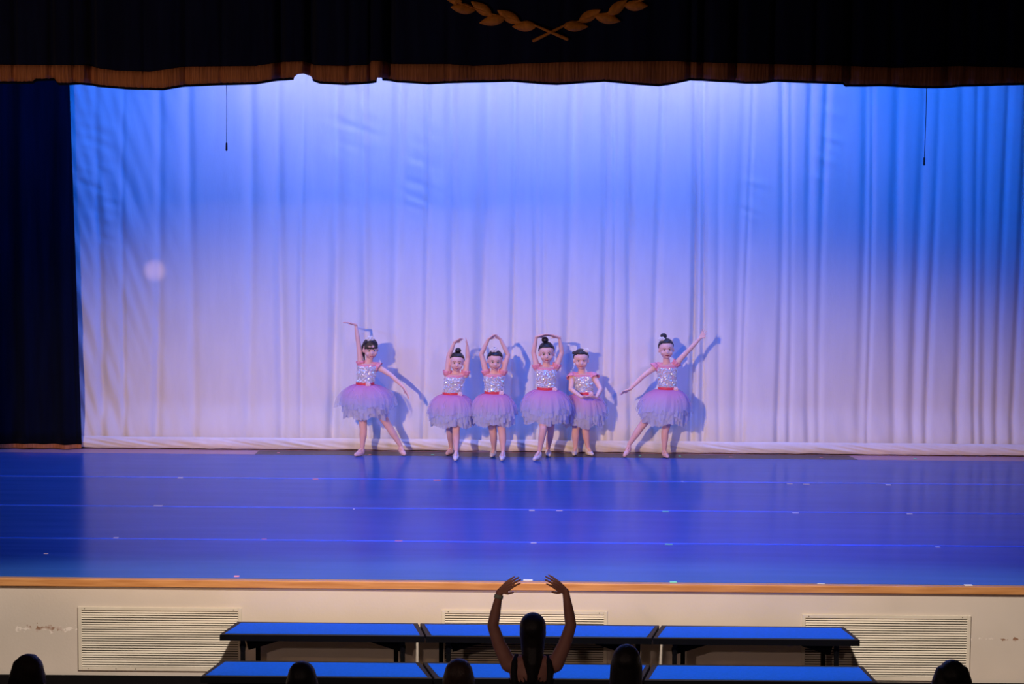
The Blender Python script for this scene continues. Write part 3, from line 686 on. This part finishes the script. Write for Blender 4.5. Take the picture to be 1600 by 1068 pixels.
    q.add(pv, [(j * (W + 1) + i, j * (W + 1) + i + 1, (j + 1) * (W + 1) + i + 1, (j + 1) * (W + 1) + i) for j in range(8) for i in range(W)])
    pn_ = q.build('sequin_panel', 'lace', e, smooth=True)
    b = MB()
    def disc(c, n, r):
        n = (n + Vector((rnd.uniform(-.7, .7), rnd.uniform(-.4, .4), rnd.uniform(-.4, .9)))).normalized(); u_ = n.cross(Vector((0, 0, 1))).normalized(); w_ = n.cross(u_)
        vs_ = [c + n * .0015] + [c + (u_ * math.cos(t) + w_ * math.sin(t)) * r for t in [i * PI / 3.5 for i in range(7)]]
        b.add(vs_, [(0, 1 + i, 1 + (i + 1) % 7) for i in range(7)])
    for i in range(420):
        u = rnd.uniform(-1.3, 1.3); v = rnd.uniform(.06, .84); c, n = front(u, v, .004)
        disc(c, n, rnd.uniform(.0050, .0090))
    for i in range(9):
        u = rnd.uniform(-1.0, 1.0); v = rnd.uniform(.12, .78); c, n = front(u, v, .006)
        sdv = n.cross(Vector((0, 0, 1)))
        for t in range(5): disc(c + (sdv * math.cos(t * 1.257) + Vector((0, 0, 1)) * math.sin(t * 1.257)) * .011, n, .011)
    so = b.build('sequins', 'sequin', pn_); so['kind'] = 'stuff'
    # ruffled cap sleeves
    for k in (0, 1):
        ax = (el[k] - sh[k]).normalized(); u_ = ax.cross(Vector((0, 1, 0.1))).normalized(); w_ = ax.cross(u_); vs_ = []; N = 48
        for j in range(4):
            for i in range(N):
                a = 2 * PI * i / N; r = (.037 + (.003 if el[k].z > sh[k].z + .05 else .006) * j) * (1 + .10 * j / 3 * math.sin(a * 9 + k)); vs_.append(sh[k] + ax * (-.012 + .016 * j) + u_ * r * math.cos(a) + w_ * r * math.sin(a))
        b = MB(); b.add(vs_, [(j * N + i, j * N + (i + 1) % N, (j + 1) * N + (i + 1) % N, (j + 1) * N + i) for j in range(3) for i in range(N)])
        b.build('sleeve', 'pinkfab', e, smooth=True, solid=.002)
    # sash and rosette
    b = MB(); b.loft([(waist + Vector((0, 0, -.020)), .093, .076), (waist + Vector((0, 0, -.006)), .0945, .0775), (waist + Vector((0, 0, .010)), .0935, .0765), (waist + Vector((0, 0, .013)), .088, .070)], 36, closed=False)
    b.build('sash', 'sash', e, smooth=True)
    b = MB(); c, n = front(g.get('ros', .75), 0.0, .012)
    for i in range(7):
        a = i * 2 * PI / 7; b.ell(c + Vector((math.cos(a) * .015, -.006, math.sin(a) * .015 - .006)), (.012, .008, .012), None, 10, 8)
    b.ell(c + Vector((0, -.013, -.006)), (.009, .007, .009), None, 10, 8)
    b.build('rosette', 'rosette', e, smooth=True)
    # tutu
    R, D = g['tutu']; cw = waist + Vector((0, 0, -.012)); shf = g.get('shift', (0, 0))
    for i in range(6):
        t = i / 5; ri = R * (1.0 - .14 * t); dr = D * (.58 + .42 * t)
        bb, tv = tutu_layer(cw, .085, ri, dr, seed * 20 + i, .017, shift=(shf[0] * (1 - t * .4), shf[1]))
        o_ = bb.build('tutu_layer', 'tulle_pink' if i < 2 else 'tulle_white', e, smooth=True, attr=tv)
    bb, tv = tutu_layer(cw, .085, R * g.get('ov', 1.05), D * .66, seed * 20 + 9, .024, flat=.72, shift=shf)
    bb.build('tutu_overlay', 'tulle_outer', e, smooth=True, attr=tv)
    return e

UP = ((0, -.02, -.04), (0, -.02, -.04))
G = [
 dict(label='dancer in pink tutu with fringe, one arm up and one stretched down to the side', head=(579, 545), neck=(575, 566), waist=(570.5, 598), yaw=12, roll=-3, nod=8,
      sh=((564, 569), (588, 571)), el=((560, 536), (611, 586)), wr=((556, 507), (630, 604)), tip=((538, 502), (640, 621)), ad=((0, 0, -.02), (-.03, -.06, -.08)), pn=((0, -.2, -1), (-1, -.3, -.6)), ts=(-1, 1), bangs=True,
      kn=((568, 671), (608, 667)), ank=((566, 699), (626, 696)), toes=((556, 710.5), (632, 709.5)), fd=(.06, .05), shoe=('shoe_pink', 'shoe_pink'), tutu=(.255, .335), shift=(.02, 0), ov=1.2, bow=(-.004, -.035, .112, .026), hs=1.04, ros=.35),
 dict(label='short smiling dancer in pale tutu, arms raised straight, second from left', head=(714, 565.5), neck=(712, 583), waist=(706, 613.5), roll=2, nod=2, smile=.006,
      sh=((699, 584), (727, 584)), el=((701, 556), (731, 559)), wr=((710, 535), (730, 540)), tip=((722, 528), (729, 529)), ad=UP, pn=((.3, -.6, -1), (-1, -.3, 0)), skin='skin', hs=.98, buns=((.006, .01, .122, .031),), bow=(-.060, .01, .05, .006),
      kn=((703, 672), (712.5, 675)), ank=((705, 699), (713, 704)), toes=((699, 708.5), (711.5, 717.5)), shoe=('shoe_pink', 'shoe_white'), tutu=(.235, .32), ros=.95),
 dict(label='dancer with white flower on her bun and arms curved overhead, third from left', head=(773.5, 563), neck=(772, 582), waist=(771.5, 612), yaw=3, roll=2, nod=8,
      sh=((760, 583), (785, 583)), el=((752, 553), (794, 554)), wr=((763, 530), (782, 530)), tip=((775, 522), (772, 522)), ad=UP, hs=1.02, buns=((-.010, .02, .108, .025),), bow=(-.016, -.035, .116, .024),
      kn=((771, 679), (785, 679)), ank=((772, 702), (786, 704)), toes=((768, 712), (784, 717.5)), shoe=('shoe_white', 'shoe_white'), tutu=(.225, .315), ros=.85),
 dict(label='taller dancer with dark bun, bent front knee and hands crossed overhead', head=(854, 551), neck=(853.5, 571), waist=(853.5, 606), roll=-2, nod=5,
      sh=((839, 574), (869, 573)), el=((833.5, 550), (878, 550)), wr=((838, 526), (874, 527)), tip=((859, 521), (853, 521)), ad=UP, hs=1.06, buns=((-.012, .01, .126, .032),), bow=(.060, .03, .02, .004),
      kn=((849, 669), (860, 675)), ank=((843, 704), (856, 701)), toes=((835, 717.5), (858, 711)), kd=(-.10, 0), shoe=('shoe_white', 'shoe_white'), tutu=(.25, .335), ros=.95, smile=.004),
 dict(label='dancer with two small side buns holding her hands low before her tutu', head=(908, 561.5), neck=(910, 582), waist=(912.5, 613), roll=-1, nod=4, smile=-.001,
      sh=((894, 586), (927, 586)), el=((892, 608), (938.5, 608)), wr=((909, 620.5), (932, 620.5)), tip=((924, 620), (918, 621)), ad=((-.10, -.26, -.29), (-.10, -.25, -.27)), pn=((0, .5, 1), (0, .5, 1)), ts=(1, -1), hs=1.03, hair='hair',
      buns=((-.068, .02, .066, .020), (.055, .02, .080, .020)), bow=(.052, -.022, .094, .020),
      kn=((899, 674), (915, 674)), ank=((899, 699), (918.5, 699)), toes=((897, 709.5), (925, 709.5)), fd=(.08, .06), shoe=('shoe_white', 'shoe_white'), tutu=(.225, .325), ros=.75),
 dict(label='rightmost dancer with dark red lips, one arm flung up and one leg pointed out', head=(1041, 545), neck=(1041.5, 567), waist=(1042.5, 605.5), roll=-3, nod=0, yaw=4, lip='lipred', smile=.004,
      sh=((1026, 571), (1055, 569)), el=((1003, 589), (1077, 546)), wr=((984, 608), (1094, 528)), tip=((969, 614), (1102, 517)), ad=((-.03, -.05, -.06), (-.02, -.03, -.04)), pn=((0, -.5, -1), (-.4, -1, 0)), spread=.25, ts=(-1, 1), hs=1.04,
      buns=((-.020, .01, .128, .032),), bow=(-.044, -.030, .104, .020),
      kn=((1001, 667), (1039, 675)), ank=((983, 694), (1038, 703)), toes=((976, 711.5), (1043, 713)), fd=(.05, .08), shoe=('shoe_pink', 'shoe_pink'), tutu=(.262, .35), shift=(-.03, 0), ros=.95)]
for i, g in enumerate(G): dancer(g, i + 1)

# audience --------------------------------------------------------
def seated(S, hip, sh_z, w_=.19, arms=True):
    """torso, thighs and shins of somebody sitting and facing the stage (+Y); returns neck point"""
    x, y = hip
    zs = sh_z; zh = FLOOR_Z + .50
    c = lambda z, dy=0: Vector((x, y + dy, z))
    S.loft([(c(zh - .10), .17, .13), (c(zh), .175, .135), (c((zh * .6 + zs * .4)), .140, .10), (c(zh * .25 + zs * .75), .155, .105), (c(zs - .04), .15, .085), (c(zs + .01), .09, .06)], 28)
    for s in (-1, 1):
        S.chain([(Vector((x + s * .09, y + .02, zh - .02)), .085), (Vector((x + s * .11, y + .42, zh + .0)), .060), (Vector((x + s * .11, y + .44, FLOOR_Z + .12)), .040)], 14)
        S.cap(Vector((x + s * .11, y + .44, FLOOR_Z + .045)), .040, Vector((x + s * .12, y + .60, FLOOR_Z + .035)), .032, 12)
        S.cap(Vector((x + s * .11, y + .44, FLOOR_Z + .12)), .040, Vector((x + s * .11, y + .44, FLOOR_Z + .045)), .040, 12)
        if arms: S.chain([(Vector((x + s * w_, y, zs - .045)), .050), (Vector((x + s * (w_ + .04), y + .06, zs - .30)), .042), (Vector((x + s * .14, y + .30, zh + .10)), .030)], 12)
        S.cap(Vector((x, y, zs - .01)), .055, Vector((x + s * (w_ - .01), y, zs - .045)), .050, 12)

def spectator(px, top, Y, label, style, wpx, hair='hairk'):
    t = at(px, top, Y); hc = Vector((t.x, Y, t.z - .118))
    e = empty('person', (hc.x, Y, FLOOR_Z), label, 'person', 'seated spectators')
    yaw = style.get('yaw', 180)
    X = Matrix.Translation(hc) @ Matrix.Rotation(math.radians(yaw), 4, 'Z') @ Matrix.Scale(1.12, 4)
    S = MB(); head_shape(S, X); seated(S, (hc.x, Y + .02), hc.z - .185)
    S.cap(hc + Vector((0, 0, -.20)), .060, hc + Vector((0, 0, -.06)), .052, 14)
    for k in (-1, 1):
        hand(S, Vector((hc.x + k * .14, Y + .32, FLOOR_Z + .60)), Vector((-k * .3, 1, -.15)), Vector((0, 0, -1)), .17, tside=-k)
    S.build('body', 'skin2', e, voxel=.009, iters=3)
    sh = MB(); zs = hc.z - .185; x = hc.x; y = Y + .02; zh = FLOOR_Z + .5; c = lambda z: Vector((x, y, z))
    sh.loft([(c(zh - .11), .182, .142), (c(zh), .187, .147), (c(zh * .6 + zs * .4), .152, .112), (c(zh * .25 + zs * .75), .167, .117), (c(zs - .035), .162, .097), (c(zs + .015), .10, .07)], 28)
    for s in (-1, 1):
        sh.chain([(Vector((x + s * .185, y, zs - .043)), .058), (Vector((x + s * .225, y + .055, zs - .26)), .052)], 12); sh.cap(Vector((x, y, zs - .01)), .062, Vector((x + s * .18, y, zs - .045)), .058, 12)
    sh.build('shirt', 'shirt', e, voxel=.010, iters=3)
    w_ = wpx / 2 / 252.0; H = MB()
    hx = X
    H.ell((0, .012, .020), (.080, .095, .087), hx, 40, 28, lambda d: .86 + .14 * sm(-.10, .05, d.z + .9 * d.y + .25))
    bk = -1 if yaw > 90 or yaw < -90 else 1
    R_ = random.Random(int(px))
    long = style.get('long', .16); wave = style.get('wave', 0)
    for i in range(26):
        a = PI * (i / 25) ; dx = math.cos(a) * (w_ - .016); dy = math.sin(a) * .085
        p0 = hc + Vector((dx * .75, -dy * .75 + .0, .055)); p1 = hc + Vector((dx, -dy - .004, -.02)); p2 = hc + Vector((dx * 1.0 + R_.uniform(-.01, .01) * (1 + wave), -dy * .95, -long * .6 + R_.uniform(-.01, .01))); p3 = hc + Vector((dx * .92, -dy * .8, -long + R_.uniform(-.02, .02)))
        H.chain([(p0, .022), (p1, .021), (p2, .018 + .004 * wave * R_.random()), (p3, .009)], 8)
    if style.get('bun'):
        bx, by, bz, br = style['bun']; H.ell(hc + Vector((bx, by, bz)), (br, br, br), None, 16, 10)
    H.build('hair', hair, e, voxel=.007, iters=2)
    return e
spectator(43, 1021, 16.6, 'seated spectator with wavy brown hair at the far left bottom corner', dict(long=.24, wave=2, yaw=-140, bun=(.035, .0, .088, .030)), 56, 'hairb')
spectator(472, 1032, 16.7, 'seated spectator with short dark hair before the left riser', dict(long=.12), 50)
spectator(717, 1028, 16.6, 'seated spectator with dark brown hair just left of the woman with raised arms', dict(long=.15), 50, 'hairb')
spectator(979, 1006, 16.8, 'seated spectator with long straight dark hair just right of the woman with raised arms', dict(long=.36), 50)
spectator(1488, 1030, 16.5, 'seated spectator with dark hair before the right vent', dict(long=.20, wave=1), 62)

# woman with raised arms -------------------------------------------
YW = 18.2
def W(q, dy=0.0): return at(q[0], q[1], YW + dy)
hc = W((832.5, 983)); e = empty('person', (hc.x, YW, FLOOR_Z), 'woman in black tank top seen from behind, both arms curved overhead', 'person')
X = Matrix.Translation(hc) @ Matrix.Rotation(PI, 4, 'Z') @ Matrix.Rotation(math.radians(-4), 4, 'X') @ Matrix.Scale(1.12, 4)
S = MB(); head_shape(S, X)
sz = W((832, 1030)).z
seated(S, (hc.x - .005, YW), sz, .16, arms=False)
S.cap(Vector((hc.x, YW, sz - .02)), .060, hc + Vector((0, 0.01, -.05)), .052, 14)
WR = [W((780.5, 925), .05), W((884, 924), .05)]; EL = [W((770, 977), .02), W((892, 976), .02)]; SH = [W((795, 1037)), W((868, 1037))]
for k in (0, 1):
    S.cap(Vector((hc.x, YW, sz - .02)), .065, SH[k], .056, 14)
    S.chain([(SH[k], .056), (SH[k].lerp(EL[k], .5) + Vector(((-.010, .010)[k], 0, 0)), .047), (EL[k], .039), (EL[k].lerp(WR[k], .35), .037), (EL[k].lerp(WR[k], .8), .027), (WR[k], .0245)], 16)
hand(S, WR[0], W((815, 898), .03) - WR[0], (.30, .55, -.60), .188, .07, .20, -1, .90)
hand(S, WR[1], W((851, 899), .03) - WR[1], (-.30, .55, -.60), .188, .07, .20, 1, .90)
S.build('body', 'skin2', e, voxel=.0045, iters=2)
b = MB(); x = hc.x - .005; zh = FLOOR_Z + .5; c = lambda z: Vector((x, YW, z))
b.loft([(c(zh - .12), .182, .142), (c(zh), .186, .146), (c(zh * .6 + sz * .4), .151, .112), (c(zh * .25 + sz * .75), .166, .117), (c(sz - .14), .162, .108)], 32)
b.build('tank_top', 'tank', e, voxel=.009, iters=3)
for k in (0, 1):
    s = (-1, 1)[k]; b = MB()
    p = [c(sz - .15) + Vector((s * .118, -.095, 0)), c(sz - .07) + Vector((s * .125, -.082, 0)), c(sz - .01) + Vector((s * .120, -.055, 0)), c(sz + .018) + Vector((s * .105, -.0, 0)), c(sz - .05) + Vector((s * .10, .085, 0)), c(sz - .15) + Vector((s * .10, .10, 0))]
    for q, r in zip(p, p[1:]): b.cap(q, .021, r, .021, 10)
    b.build('shoulder_strap', 'tank', e, smooth=True)
H = MB(); H.ell((0, .012, .020), (.082, .098, .090), X, 40, 28, lambda d: .86 + .14 * sm(-.10, .05, d.z + .9 * d.y + .25))
for i in range(22):
    a = PI * (i / 21); dx = math.cos(a) * .074; dy = math.sin(a) * .085
    H.chain([(hc + Vector((dx * .8, -dy * .7, .05)), .022), (hc + Vector((dx, -dy, -.02)), .020), (hc + Vector((dx * .88, -dy * .95, -.11)), .018), (hc + Vector((dx * .72, -dy - .02, -.22)), .016), (hc + Vector((dx * .5, -dy * .3 - .085, -.33 + .03 * math.sin(i * 2.3))), .008)], 8)
H.build('hair', 'hairk', e, voxel=.007, iters=2)
b = MB(); d = (EL[0] - WR[0]).normalized(); c0 = WR[0] + d * .030; u_ = d.cross(Vector((0, 1, 0))).normalized(); w_ = d.cross(u_); vs_ = []; N = 32
for (off, r) in ((-.014, .0265), (-.012, .031), (.012, .032), (.014, .0275)):
    for i in range(N): a = 2 * PI * i / N; vs_.append(c0 + d * off + u_ * r * math.cos(a) + w_ * r * math.sin(a))
b.add(vs_, [(j * N + i, j * N + (i + 1) % N, (j + 1) * N + (i + 1) % N, (j + 1) * N + i) for j in range(3) for i in range(N)])
bd = b.build('wrist_band', 'band', e, smooth=True)
